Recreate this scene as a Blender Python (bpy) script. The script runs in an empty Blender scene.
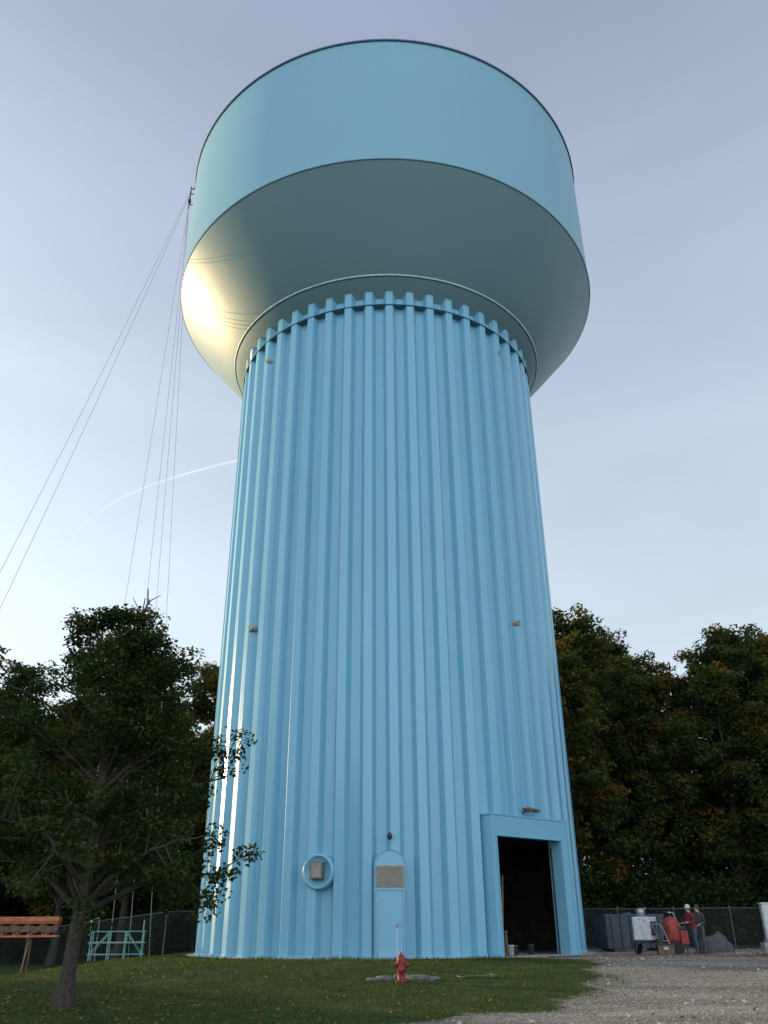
import bpy, bmesh, math, random
import numpy as np
from mathutils import Vector, Matrix
R=math.radians
rng=np.random.default_rng(7); random.seed(7)
sc=bpy.context.scene
TX,TY,TB=0.18,42.8,0.67     # tower axis and base height
# ---------------------------------------------------------------- helpers
def link(o,parent=None):
    sc.collection.objects.link(o)
    if parent: o.parent=parent
    return o
def empty(name,loc=(0,0,0)):
    o=bpy.data.objects.new(name,None); o.location=loc; o.empty_display_size=.3
    return link(o)
def mesh_np(name,V,F,mats,parent=None,smooth=False,fmat=None,attr=None):
    V=np.asarray(V,dtype=np.float32); F=np.asarray(F,dtype=np.int32)
    me=bpy.data.meshes.new(name); n,k=F.shape
    me.vertices.add(len(V)); me.vertices.foreach_set('co',V.ravel())
    me.loops.add(n*k); me.loops.foreach_set('vertex_index',F.ravel())
    me.polygons.add(n); me.polygons.foreach_set('loop_start',np.arange(0,n*k,k,dtype=np.int32))
    me.polygons.foreach_set('loop_total',np.full(n,k,dtype=np.int32))
    for m in mats: me.materials.append(m)
    if fmat is not None: me.polygons.foreach_set('material_index',np.asarray(fmat,dtype=np.int32))
    me.polygons.foreach_set('use_smooth',np.full(n,smooth,dtype=bool))
    if attr:
        for an,(dom,vals) in attr.items():
            a=me.attributes.new(an,'FLOAT',dom); a.data.foreach_set('value',np.asarray(vals,dtype=np.float32))
    me.update(calc_edges=True); me.validate()
    o=bpy.data.objects.new(name,me); return link(o,parent)
class MB:
    """mesh builder with per-face materials"""
    def __init__(s): s.v=[];s.f=[];s.m=[];s.s=[]
    def add(s,vs,fs,mi=0,sm=False,M=None):
        b=len(s.v)
        for v in vs:
            v=Vector(v); s.v.append(tuple(M@v if M else v))
        for f in fs: s.f.append(tuple(b+i for i in f)); s.m.append(mi); s.s.append(sm)
    def box(s,c,d,mi=0,M=None,rz=0,bev=0.0):
        bm=bmesh.new(); bmesh.ops.create_cube(bm,size=1)
        for v in bm.verts: v.co=Vector((v.co.x*d[0],v.co.y*d[1],v.co.z*d[2]))
        if bev: bmesh.ops.bevel(bm,geom=bm.edges[:],offset=bev,segments=2,affect='EDGES',profile=.7)
        T=Matrix.Translation(c)@Matrix.Rotation(rz,4,'Z')
        if M: T=M@T
        s.add([T@v.co for v in bm.verts],[[v.index for v in f.verts] for f in bm.faces],mi); bm.free()
    def tube(s,pts,rad,mi=0,n=8,cap=True,M=None,sm=True):
        pts=[Vector(p) for p in pts]
        if not hasattr(rad,'__len__'): rad=[rad]*len(pts)
        vs=[];fs=[]
        for i,p in enumerate(pts):
            d=(pts[min(i+1,len(pts)-1)]-pts[max(i-1,0)])
            d=d.normalized() if d.length>1e-9 else Vector((0,0,1))
            u=d.cross(Vector((0,0,1)) if abs(d.z)<.9 else Vector((1,0,0))).normalized(); w=d.cross(u)
            for k in range(n):
                a=2*math.pi*k/n; vs.append(p+rad[i]*(math.cos(a)*u+math.sin(a)*w))
        for i in range(len(pts)-1):
            for k in range(n):
                k2=(k+1)%n; fs.append((i*n+k,i*n+k2,(i+1)*n+k2,(i+1)*n+k))
        s.add(vs,fs,mi,sm,M)
        if cap:
            s.add(vs[:n],[tuple(range(n))],mi,False,M); s.add(vs[-n:],[tuple(range(n))],mi,False,M)
    def lathe(s,prof,c=(0,0,0),n=24,mi=0,M=None,sm=True):
        vs=[];fs=[]
        for r,z in prof:
            for k in range(n):
                a=2*math.pi*k/n; vs.append((c[0]+r*math.cos(a),c[1]+r*math.sin(a),c[2]+z))
        for i in range(len(prof)-1):
            for k in range(n):
                k2=(k+1)%n; fs.append((i*n+k,i*n+k2,(i+1)*n+k2,(i+1)*n+k))
        s.add(vs,fs,mi,sm,M)
    def build(s,name,mats,parent=None):
        me=bpy.data.meshes.new(name); me.from_pydata(s.v,[],s.f)
        for m in mats: me.materials.append(m)
        me.polygons.foreach_set('material_index',s.m); me.polygons.foreach_set('use_smooth',s.s)
        me.update()
        bm=bmesh.new(); bm.from_mesh(me); bmesh.ops.recalc_face_normals(bm,faces=bm.faces); bm.to_mesh(me); bm.free()
        o=bpy.data.objects.new(name,me); return link(o,parent)
# ---------------------------------------------------------------- materials
def mat(name,col,rough=.6,metal=0,var=.15,scale=6,bump=0.0,bscale=40,spec=.5,coat=0,dirt=None):
    m=bpy.data.materials.new(name); m.use_nodes=True; nt=m.node_tree; N=nt.nodes; L=nt.links
    b=N['Principled BSDF']; b.inputs['Roughness'].default_value=rough; b.inputs['Metallic'].default_value=metal
    b.inputs['Specular IOR Level'].default_value=spec; b.inputs['Coat Weight'].default_value=coat
    tc=N.new('ShaderNodeTexCoord'); no=N.new('ShaderNodeTexNoise'); no.inputs['Scale'].default_value=scale; no.inputs['Detail'].default_value=6
    L.new(tc.outputs['Object'],no.inputs['Vector'])
    mx=N.new('ShaderNodeMix'); mx.data_type='RGBA'
    lo=[c*(1-var) for c in col]; hi=[min(1,c*(1+var)) for c in col]
    if dirt: lo=dirt
    mx.inputs[6].default_value=(*lo,1); mx.inputs[7].default_value=(*hi,1)
    mr=N.new('ShaderNodeMapRange'); mr.inputs[1].default_value=.3; mr.inputs[2].default_value=.6
    L.new(no.outputs['Fac'],mr.inputs[0]); L.new(mr.outputs[0],mx.inputs[0]); L.new(mx.outputs[2],b.inputs['Base Color'])
    if bump:
        n2=N.new('ShaderNodeTexNoise'); n2.inputs['Scale'].default_value=bscale; n2.inputs['Detail'].default_value=4
        L.new(tc.outputs['Object'],n2.inputs['Vector'])
        bp=N.new('ShaderNodeBump'); bp.inputs['Strength'].default_value=bump; bp.inputs['Distance'].default_value=.02
        L.new(n2.outputs['Fac'],bp.inputs['Height']); L.new(bp.outputs[0],b.inputs['Normal'])
    return m
def paint_mat(name,col,rough,seam_z=0,seam_a=0,zoff=0,spec=.5,streak=.08,bump=.2,coat=0):
    """gloss enamel paint: faint weld seams, cloudy sheen and faint run streaks (object space about the tower axis)"""
    m=bpy.data.materials.new(name); m.use_nodes=True; nt=m.node_tree; N=nt.nodes; L=nt.links
    b=N['Principled BSDF']; b.inputs['Specular IOR Level'].default_value=spec
    b.inputs['Coat Weight'].default_value=coat; b.inputs['Coat Roughness'].default_value=.22
    tc=N.new('ShaderNodeTexCoord'); sep=N.new('ShaderNodeSeparateXYZ'); L.new(tc.outputs['Object'],sep.inputs[0])
    def math_(op,a,b_=None,c=None):
        n=N.new('ShaderNodeMath'); n.operation=op
        for i,x in enumerate((a,b_,c)):
            if x is None: continue
            if isinstance(x,(int,float)): n.inputs[i].default_value=x
            else: L.new(x,n.inputs[i])
        return n.outputs[0]
    fac=None
    def seam(coord,per,w,off):
        f=math_('FRACT',math_('ADD',math_('DIVIDE',coord,per),off))
        return math_('LESS_THAN',f,w/per)
    parts=[]
    if seam_z: parts.append(seam(sep.outputs[2],seam_z,.035,zoff))
    if seam_a:
        ang=math_('MULTIPLY',math_('ARCTAN2',sep.outputs[1],sep.outputs[0]),13.0)
        parts.append(seam(ang,seam_a,.035,.37))
    if parts:
        fac=parts[0]
        for p in parts[1:]: fac=math_('MAXIMUM',fac,p)
    mp=N.new('ShaderNodeMapping'); mp.inputs['Scale'].default_value=(1.6,1.6,.10); L.new(tc.outputs['Object'],mp.inputs[0])
    st=N.new('ShaderNodeTexNoise'); st.inputs['Scale'].default_value=1.6; st.inputs['Detail'].default_value=3; L.new(mp.outputs[0],st.inputs['Vector'])
    cl=N.new('ShaderNodeTexNoise'); cl.inputs['Scale'].default_value=.3; cl.inputs['Detail'].default_value=2; L.new(tc.outputs['Object'],cl.inputs['Vector'])
    k=math_('MULTIPLY_ADD',st.outputs['Fac'],streak,1-streak/2); k=math_('MULTIPLY',k,math_('MULTIPLY_ADD',cl.outputs['Fac'],.07,.965))
    if fac: k=math_('SUBTRACT',k,math_('MULTIPLY',fac,.06))
    mx=N.new('ShaderNodeVectorMath'); mx.operation='SCALE'; mx.inputs[0].default_value=col; L.new(k,mx.inputs['Scale'])
    L.new(mx.outputs[0],b.inputs['Base Color'])
    L.new(math_('MULTIPLY_ADD',cl.outputs['Fac'],.06,rough-.03),b.inputs['Roughness'])
    wv=N.new('ShaderNodeTexNoise'); wv.inputs['Scale'].default_value=.5; wv.inputs['Detail'].default_value=0; L.new(tc.outputs['Object'],wv.inputs['Vector'])
    bp=N.new('ShaderNodeBump'); bp.inputs['Strength'].default_value=bump; bp.inputs['Distance'].default_value=.05; L.new(wv.outputs['Fac'],bp.inputs['Height'])
    L.new(bp.outputs[0],b.inputs['Normal'])
    return m
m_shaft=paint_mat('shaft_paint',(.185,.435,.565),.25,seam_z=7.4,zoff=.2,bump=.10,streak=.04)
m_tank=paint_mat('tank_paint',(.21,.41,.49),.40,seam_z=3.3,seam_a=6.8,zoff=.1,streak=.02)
m_bowl_shaded=paint_mat('bowl_paint_shaded',(.17,.30,.325),.46,seam_z=0,seam_a=5.1,streak=.02,spec=.9)  # same paint as the tower, darkened: underside shade put into the colour
m_dark=mat('dark_blue_seam',(.06,.15,.20),.5)
m_trim=paint_mat('trim_paint',(.20,.455,.585),.3,streak=.03)
m_tan=mat('tan_panel',(.30,.25,.20),.6,var=.15)
m_black=mat('black_metal',(.02,.02,.02),.5)
m_rust=mat('rusty_brown',(.12,.06,.04),.7,var=.4)
m_conc=mat('concrete',(.28,.27,.25),.9,var=.2,bump=.4)
m_steel=mat('galvanised_steel',(.35,.36,.37),.45,metal=.7)
m_rope=mat('rope_grey',(.24,.24,.26),.8)
m_white=mat('white_paint',(.55,.55,.53),.5,var=.12)
m_orange=mat('orange_primer',(.40,.12,.05),.6,var=.3)
m_teal=mat('teal_paint',(.10,.27,.26),.5,var=.2)
m_rubber=mat('rubber',(.02,.02,.02),.9)
m_wood=mat('timber',(.26,.18,.11),.85,var=.3)
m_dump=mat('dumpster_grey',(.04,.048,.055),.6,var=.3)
m_cloth=mat('tarp_grey',(.07,.07,.075),.9,var=.3)
m_bark=mat('bark',(.045,.035,.027),.95,var=.4,scale=14,bump=.8,bscale=25)
def leaf_mat(name,cols,tr=.3,ovar=.22):
    m=bpy.data.materials.new(name); m.use_nodes=True; nt=m.node_tree; N=nt.nodes; L=nt.links
    N.remove(N['Principled BSDF']); out=N['Material Output']
    at=N.new('ShaderNodeAttribute'); at.attribute_name='tint'
    oi=N.new('ShaderNodeObjectInfo'); ad=N.new('ShaderNodeMath'); ad.operation='MULTIPLY_ADD'; ad.inputs[1].default_value=ovar
    L.new(oi.outputs['Random'],ad.inputs[0]); L.new(at.outputs['Fac'],ad.inputs[2])
    cr=N.new('ShaderNodeValToRGB'); e=cr.color_ramp.elements
    while len(e)<len(cols): e.new(.5)
    for i,(p,c) in enumerate(cols): e[i].position=p; e[i].color=(*c,1)
    L.new(ad.outputs[0],cr.inputs[0])
    d=N.new('ShaderNodeBsdfDiffuse'); t=N.new('ShaderNodeBsdfTranslucent'); g=N.new('ShaderNodeBsdfGlossy'); g.inputs['Roughness'].default_value=.45
    g.inputs['Color'].default_value=(.5,.5,.5,1)
    mx=N.new('ShaderNodeMixShader'); mx.inputs[0].default_value=tr; m2=N.new('ShaderNodeMixShader'); m2.inputs[0].default_value=.02
    L.new(cr.outputs[0],d.inputs[0]); L.new(cr.outputs[0],t.inputs[0]); L.new(d.outputs[0],mx.inputs[1]); L.new(t.outputs[0],mx.inputs[2])
    L.new(mx.outputs[0],m2.inputs[1]); L.new(g.outputs[0],m2.inputs[2]); L.new(m2.outputs[0],out.inputs[0])
    return m
m_leaf=leaf_mat('oak_leaves',[(0,(.016,.032,.008)),(.5,(.034,.058,.012)),(.82,(.070,.085,.018)),(1,(.14,.10,.02))],.35,.12)
m_leafb=leaf_mat('forest_leaves',[(0,(.020,.040,.012)),(.45,(.046,.076,.017)),(.74,(.085,.105,.024)),(.90,(.14,.12,.025)),(1,(.24,.10,.02))],.40,.25)
m_blade=leaf_mat('grass_blades',[(0,(.028,.048,.010)),(.5,(.048,.080,.015)),(.85,(.09,.12,.03)),(1,(.14,.14,.05))],.3)
# ---------------------------------------------------------------- terrain
def sst(a,b,x):
    t=np.clip((x-a)/(b-a),0,1); return t*t*(3-2*t)
def H(x,y):
    x=np.asarray(x,dtype=float); y=np.asarray(y,dtype=float)
    rise=TB*sst(17.5,31.5,y)
    left=1-sst(9.5,19,np.sqrt(np.minimum(x-TX,0)**2+np.minimum(y-TY,0)**2*0.15))
    h=rise*left -.32*(1-left)*sst(20,36,y)
    h=h+.05*np.sin(x*.9+1)*np.sin(y*.7)*sst(60,20,np.abs(x))*np.clip((np.hypot(x-TX,y-TY)-9.5)/3,0,1)*.6
    return h
def XB(y): # grass / gravel boundary
    return np.interp(y,[0,15,17.2,18.3,19.5,21,23,27,31,34,36,80],[-14,-6,-2.5,-.4,1.9,3.5,4.9,6.2,6.5,5.0,0,0])
def gravel(x,y):
    d=(x-XB(y))+.35*np.sin(y*1.9+x)+.25*np.sin(x*2.7-y*.8)
    g=np.clip(d/2.2+.45,0,1)
    far=1-sst(46,50,y)
    far2=1-sst(38,46,x)
    g=g*far*far2
    g=np.where((y>36)&(x<TX),0,g)
    return g
xs=np.concatenate([-60-np.cumsum(1.18**np.arange(34))[::-1],np.arange(-60,-16,.8),np.arange(-16,24,.28),np.arange(24,60,.8),60+np.cumsum(1.18**np.arange(34))])
ys=np.concatenate([-20-np.cumsum(1.18**np.arange(34))[::-1],np.arange(-20,14,1.0),np.arange(14,50,.28),np.arange(50,90,1.0),90+np.cumsum(1.18**np.arange(34))])
X,Y=np.meshgrid(xs,ys); Z=H(X,Y)
V=np.stack([X.ravel(),Y.ravel(),Z.ravel()],1); nx,ny=len(xs),len(ys)
I=np.arange(nx*ny).reshape(ny,nx)
F=np.stack([I[:-1,:-1].ravel(),I[:-1,1:].ravel(),I[1:,1:].ravel(),I[1:,:-1].ravel()],1)
def ground_mat():
    m=bpy.data.materials.new('ground_mix'); m.use_nodes=True; nt=m.node_tree; N=nt.nodes; L=nt.links
    b=N['Principled BSDF']; b.inputs['Roughness'].default_value=.95; b.inputs['Specular IOR Level'].default_value=.15
    tc=N.new('ShaderNodeTexCoord')
    def noise(s,d=6,rg=.6,sc_=None,dist=0):
        n=N.new('ShaderNodeTexNoise'); n.inputs['Scale'].default_value=s; n.inputs['Detail'].default_value=d; n.inputs['Roughness'].default_value=rg; n.inputs['Distortion'].default_value=dist
        if sc_:
            mp=N.new('ShaderNodeMapping'); mp.inputs['Scale'].default_value=sc_; mp.inputs['Rotation'].default_value=(0,0,.5); L.new(tc.outputs['Object'],mp.inputs[0]); L.new(mp.outputs[0],n.inputs['Vector'])
        else: L.new(tc.outputs['Object'],n.inputs['Vector'])
        return n.outputs['Fac']
    def ramp(f,stops):
        r=N.new('ShaderNodeValToRGB'); e=r.color_ramp.elements
        while len(e)<len(stops): e.new(.5)
        for i,(p,c) in enumerate(stops): e[i].position=p; e[i].color=(*c,1)
        L.new(f,r.inputs[0]); return r.outputs[0]
    gr=ramp(noise(1.3,8,.7),[(.3,(.026,.042,.010)),(.5,(.042,.065,.014)),(.68,(.07,.085,.025)),(.8,(.10,.085,.05))])
    vo=N.new('ShaderNodeTexVoronoi'); vo.inputs['Scale'].default_value=13; L.new(tc.outputs['Object'],vo.inputs['Vector'])
    sx=N.new('ShaderNodeSeparateXYZ'); L.new(vo.outputs['Color'],sx.inputs[0])
    g1=ramp(sx.outputs[0],[(0,(.09,.075,.055)),(.5,(.21,.18,.145)),(1,(.42,.38,.33))])
    g2=ramp(noise(.5,8,.7,(.35,1.4,1),.6),[(.34,(.11,.088,.06)),(.46,(.22,.185,.145)),(.55,(.31,.28,.235)),(.66,(.41,.38,.33))])
    mg=N.new('ShaderNodeMix'); mg.data_type='RGBA'; mg.inputs[0].default_value=.6; L.new(g1,mg.inputs[6]); L.new(g2,mg.inputs[7])
    at=N.new('ShaderNodeAttribute'); at.attribute_name='gravel'
    nn=noise(1.6,9,.8)
    a=N.new('ShaderNodeMath'); a.operation='MULTIPLY_ADD'; L.new(nn,a.inputs[0]); a.inputs[1].default_value=1.6; L.new(at.outputs['Fac'],a.inputs[2])
    mr=N.new('ShaderNodeMapRange'); mr.inputs[1].default_value=1.18; mr.inputs[2].default_value=1.42; L.new(a.outputs[0],mr.inputs[0])
    mx=N.new('ShaderNodeMix'); mx.data_type='RGBA'; L.new(mr.outputs[0],mx.inputs[0]); L.new(gr,mx.inputs[6]); L.new(mg.outputs[2],mx.inputs[7])
    L.new(mx.outputs[2],b.inputs['Base Color'])
    bp=N.new('ShaderNodeBump'); bp.inputs['Strength'].default_value=1; bp.inputs['Distance'].default_value=.07
    hh=N.new('ShaderNodeMath'); hh.operation='ADD'; L.new(vo.outputs['Distance'],hh.inputs[0]); L.new(noise(3,6),hh.inputs[1])
    L.new(hh.outputs[0],bp.inputs['Height']); L.new(bp.outputs[0],b.inputs['Normal'])
    return m
mesh_np('ground',V,F,[ground_mat()],smooth=True,attr={'gravel':('POINT',gravel(X,Y).ravel())})
# grass blades
n=190000
gx=rng.uniform(-17,9,n); gy=17+rng.random(n)**1.2*24
keep=(gravel(gx,gy)<.15+rng.random(n)**2*.75)&(np.hypot(gx-TX,gy-TY)>9.35)
tall=(np.sin(gx*1.7+np.sin(gy*2.1)*1.3)*np.sin(gy*1.3+gx*.6)*.5+.5)
keep&=rng.random(n)<(.35+.65*tall)
gx,gy,tall=gx[keep],gy[keep],tall[keep]; n=len(gx)
gz=H(gx,gy); a=rng.uniform(0,2*np.pi,n); hgt=rng.uniform(.03,.075,n)*(.6+.7*tall); w=rng.uniform(.008,.018,n)
hgt*=1+1.2*(np.hypot(gx-TX,gy-TY)<9.7)
lean=rng.normal(0,.03,(n,2))
p=np.stack([gx,gy,gz-.01],1); du=np.stack([np.cos(a)*w,np.sin(a)*w,0*a],1)
tip=p+np.stack([lean[:,0],lean[:,1],hgt],1)
V=np.stack([p-du,p+du,tip],1).reshape(-1,3); F=np.arange(3*n).reshape(n,3)
mesh_np('grass',V,F,[m_blade],attr={'tint':('FACE',np.clip(tall*.5+rng.normal(.1,.2,n),0,.99))})
# fallen leaves
n=2600
lx=np.where(rng.random(n)<.55,rng.normal(-7,3.2,n),rng.uniform(-15,12,n)); ly=np.where(rng.random(n)<.5,rng.normal(21.5,2.5,n),17+rng.random(n)*20)
kk=np.hypot(lx-TX,ly-TY)>9.4; lx,ly=lx[kk],ly[kk]; n=len(lx); lz=H(lx,ly)+rng.uniform(.02,.05,n)
a=rng.uniform(0,6.28,n); s_=rng.uniform(.03,.06,n); tl=rng.normal(0,.3,(n,2))
d1=np.stack([np.cos(a)*s_,np.sin(a)*s_,tl[:,0]*s_],1); d2=np.stack([-np.sin(a)*s_*.6,np.cos(a)*s_*.6,tl[:,1]*s_],1); c_=np.stack([lx,ly,lz],1)
V=np.stack([c_-d1,c_-d2,c_+d1,c_+d2],1).reshape(-1,3)
mesh_np('fallen_leaves',V,np.arange(4*n).reshape(n,4),[leaf_mat('dry_leaves',[(0,(.12,.07,.025)),(.5,(.20,.13,.04)),(1,(.28,.20,.07))])],attr={'tint':('FACE',rng.random(n)*.8)})
# gravel stones
n=16000
sx=rng.uniform(-6,24,n); sy=17+rng.random(n)**1.3*28
k=(gravel(sx,sy)>.3+rng.random(n)*.6)&(np.hypot(sx-TX,sy-TY)>9.6); sx,sy=sx[k],sy[k]; n=len(sx)
sz=H(sx,sy); ss=rng.uniform(.010,.032,n)*(1+(rng.random(n)>.96)*1.6)
oc=np.array([[1,0,0],[0,1,0],[-1,0,0],[0,-1,0],[0,0,.7],[0,0,-.7]],float)
V=(oc[None]*ss[:,None,None]*rng.uniform(.6,1.3,(n,6,3))+np.stack([sx,sy,sz+.008],1)[:,None]).reshape(-1,3)
of=np.array([[0,1,4],[1,2,4],[2,3,4],[3,0,4],[1,0,5],[2,1,5],[3,2,5],[0,3,5]])
F=(of[None]+6*np.arange(n)[:,None,None]).reshape(-1,3)
mesh_np('gravel_stones',V,F,[mat('stone',(.27,.24,.20),.9,var=.6,scale=3)])
# ---------------------------------------------------------------- water tower
tower=empty('water_tower',(TX,TY,0))
def bowl_z(r):
    s=(r-8.8)/4.23
    return np.where(s<0,32.0+s*3.4,32.0+4.9*np.sign(s)*np.abs(s)**1.13)
NF=50; Ro,Ri=8.76,8.44
# flute profile (fraction of pitch, radius fraction)
pf=[(-.5,0),(-.33,0),(-.305,.05),(-.175,.94),(-.15,1),(.15,1),(.175,.94),(.305,.05),(.33,0)]
ang=[];rad=[]
for i in range(NF):
    j=random.uniform(-.012,.012); dj=random.uniform(-.012,.012)
    for t,q in pf:
        ang.append((i+t+(j if q>.5 else 0))*2*math.pi/NF+.02); rad.append(Ri+(Ro-Ri)*q+(dj if q>.5 else 0))
ang=np.array(ang);rad=np.array(rad); na=len(ang)
PC=R(40.0)            # azimuth of the truck door from the camera side
# angle measured from -Y, positive to +X
px=np.sin(ang)*rad; py=-np.cos(ang)*rad
zt=bowl_z(rad)+.02
levels=[TB-.3,TB+.0,TB+5.0,12,20,28,30.6]
V=[];
for z in levels: V+= [np.stack([px,py,np.full(na,z)],1)]
V+=[np.stack([px,py,zt],1)]
V=np.concatenate(V); F=[]
for l in range(len(levels)):
    for k in range(na):
        k2=(k+1)%na
        mid=(ang[k]+(ang[k2] if k2 else ang[0]+2*math.pi))/2
        dd=(mid-PC+math.pi)%(2*math.pi)-math.pi
        if l<2 and -R(13.2)<dd<R(14.6): continue
        F.append((l*na+k,l*na+k2,(l+1)*na+k2,(l+1)*na+k))
mesh_np('fluted_shaft',V,F,[m_shaft],tower)
# added dark lining (gap at the truck door) and upper floor darken the doorway
LZ=TB+4.9
la=np.linspace(PC+R(15.5),PC+2*math.pi-R(15),120); v=[]
for z in (TB-.1,LZ):
    v+= [(math.sin(a)*8.25,-math.cos(a)*8.25,z) for a in la]
f=[(i,i+1,i+121,i+120) for i in range(119)]
m_inner=mat('dark_lining',(.10,.085,.07),.8,var=.4,scale=1.2)
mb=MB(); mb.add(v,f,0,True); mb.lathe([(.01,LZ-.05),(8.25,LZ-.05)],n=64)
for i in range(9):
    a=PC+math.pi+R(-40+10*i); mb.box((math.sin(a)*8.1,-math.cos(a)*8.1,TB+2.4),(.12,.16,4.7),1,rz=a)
mb.build('added_dark_lining',[m_inner,m_rust],tower)
# ring just under the bowl
mb=MB(); mb.lathe([(8.3,31.02),(8.79,31.02),(8.81,31.05),(8.79,31.08),(8.3,31.08)],n=200); mb.build('shaft_ring',[m_dark],tower)
r2=rad+.03; v=[]
for (rr,z) in ((rad-.02,TB-.1),(r2,TB-.1),(r2,TB+.12),(rad-.02,TB+.12)):
    v.append(np.stack([np.sin(ang)*rr,-np.cos(ang)*rr,np.full(na,z)],1))
f=[]
for l in range(3):
    for k in range(na):
        k2=(k+1)%na
        dd=(ang[k]-PC+math.pi)%(2*math.pi)-math.pi
        if -R(14.5)<dd<R(16): continue
        f.append((l*na+k,l*na+k2,(l+1)*na+k2,(l+1)*na+k))
mesh_np('base_plate_band',np.concatenate(v),f,[m_trim],tower)
mb=MB()
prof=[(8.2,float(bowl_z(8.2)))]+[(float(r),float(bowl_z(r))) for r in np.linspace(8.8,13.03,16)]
mb.lathe(prof,n=192); mb.build('tank_bowl',[m_bowl_shaded],tower)
mb=MB(); mb.lathe([(13.03,36.9),(13.06,36.90),(13.075,36.945),(13.06,36.99),(13.04,37.0)],n=192); mb.build('tank_lower_rim',[m_dark],tower)
mb=MB(); mb.lathe([(13.04,37.0),(13.04,40.3),(13.04,43.4),(13.04,46.42)],n=192); mb.build('tank_wall',[m_tank],tower)
mb=MB(); mb.lathe([(13.04,46.42),(13.12,46.42),(13.12,46.54),(13.0,46.6)],n=192); mb.build('tank_top_rim',[m_dark],tower)
mb=MB(); mb.lathe([(13.0,46.6),(11,47.4),(8,48.2),(4,48.8),(.01,49)],n=96); mb.build('tank_roof',[m_tank],tower)
mb=MB(); mb.lathe([(9.36,float(bowl_z(9.36))-.005),(9.37,float(bowl_z(9.36))-.035),(9.41,float(bowl_z(9.41))-.035),(9.42,float(bowl_z(9.42))-.005)],n=192); mb.build('bowl_ring',[mat('ring_pale',(.55,.68,.70),.5)],tower)
mb=MB(); mb.lathe([(9.15,TB-.5),(9.15,TB+.02),(8.0,TB+.025)],n=96); mb.build('foundation',[m_conc],tower)
mb=MB(); mb.lathe([(.01,TB+.03),(8.3,TB+.03)],n=64); mb.build('interior_floor',[m_conc],tower)
def TM(beta,r,z): # frame on the wall: local x tangent (right), y inward, z up
    return Matrix.Translation((math.sin(beta)*r,-math.cos(beta)*r,z))@Matrix.Rotation(beta,4,'Z')
# truck door portal
M=TM(PC,8.83,TB); mb=MB(); D=.66; XL,XR=-1.98,1.88
mb.box((XL-.13,D/2,2.5-.15),(.26,D,5.3),0,M,bev=.012)
mb.box((XR+.28,D/2,2.5-.15),(.56,D,5.3),0,M,bev=.012)
mb.box((.10,D/2-.003,4.63),(4.64,D,.73),0,M,bev=.012)
mb.box((.10,D/2-.03,5.03),(4.76,D,.06),0,M)
mb.box((XL-.03,-.02,2.1),(.05,.035,4.2),0,M); mb.box((XR+.03,-.02,2.1),(.05,.035,4.2),0,M); mb.box(((XL+XR)/2,-.02,4.25),(XR-XL+.1,.035,.05),0,M)
mb.box((XR+.46,-.02,2.5),(.04,.035,5.0),0,M)
mb.build('door_portal',[m_trim],tower)
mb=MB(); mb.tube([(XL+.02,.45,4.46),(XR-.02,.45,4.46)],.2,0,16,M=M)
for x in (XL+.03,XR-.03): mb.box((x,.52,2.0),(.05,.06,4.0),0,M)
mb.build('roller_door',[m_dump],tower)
mb=MB(); mb.box((.1,-.10,5.32),(.95,.16,.11),0,M,bev=.03); mb.tube([(.1,.5,5.15),(.1,.1,5.42),(.1,-.10,5.38)],.03,0,M=M); mb.box((-.2,-.11,5.25),(.25,.12,.05),1,M)
mb.build('portal_lamp',[m_rust,m_black],tower)
mb=MB()
mb.box((-.6,4.2,.5),(1.2,.9,.9),0,M,rz=.2,bev=.02); mb.box((-.5,4.1,1.3),(.9,.7,.6),1,M,rz=.1,bev=.02)
mb.box((.9,3.6,.35),(.8,.7,.6),1,M,rz=-.3,bev=.02); mb.box((.2,2.6,.85),(1.4,.5,.06),0,M,rz=.1)
for q in (-.4,.8): mb.box((q,2.6,.43),(.06,.45,.82),0,M)
mb.tube([(-1.4,2.2,2.5),(1.4,3.2,2.6)],.05,0,M=M); mb.tube([(.2,2.1,.05),(.9,2.5,3.0)],.04,0,M=M)
for k in range(6): mb.box((-1.3,2.6,.3+.38*k),(.5,.05,.05),0,M)
mb.build('stored_equipment',[m_wood,m_rust],tower)
mb=MB()
for (x,y,mi) in ((-.95,.6,0),(-.6,.72,1),(1.0,1.3,1)):
    mb.lathe([(.01,.0),(.12,.0),(.14,.32),(.15,.32),(.15,.35),(.13,.35),(.01,.33)],(x,y,.04),16,mi,M)
mb.build('paint_buckets',[m_white,m_dump],tower)
# personnel door with arched surround
M=TM(R(-.3),8.86,TB); mb=MB()
w=.60; hs=3.1; pts=[(-w,0)]+[(w*math.cos(a),hs+w*.95*math.sin(a)) for a in np.linspace(math.pi,0,17)]+[(w,0)]
k=len(pts); vs=[(x,0,z) for x,z in pts]+[(x,.5,z) for x,z in pts]
fs=[tuple(range(k))]+[(i,(i+1)%k,(i+1)%k+k,i+k) for i in range(k)]
mb.add(vs,fs,0,False,M)
for i in range(k-1):
    a=Vector((pts[i][0],-.02,pts[i][1]));b=Vector((pts[i+1][0],-.02,pts[i+1][1])); mb.tube([a,b],.018,0,6,M=M)
mb.build('door_surround',[m_shaft],tower)
mb=MB()
mb.box((0,-.02,1.2),(.94,.03,2.1),0,M,bev=.008)
for x in (-.5,.5): mb.box((x,-.03,1.2),(.05,.06,2.16),0,M)
mb.box((0,-.03,2.29),(1.05,.06,.05),0,M)
for x in (-.473,.473): mb.box((x,-.04,1.2),(.012,.01,2.1),3,M)
mb.box((.37,-.06,1.15),(.04,.07,.14),2,M); mb.box((0,-.04,.15),(.9,.03,.2),1,M)
for z in (.5,1.2,1.95): mb.box((-.45,-.055,z),(.05,.03,.12),2,M)
mb.build('personnel_door',[m_shaft,m_trim,m_steel,m_dark],tower)
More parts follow.
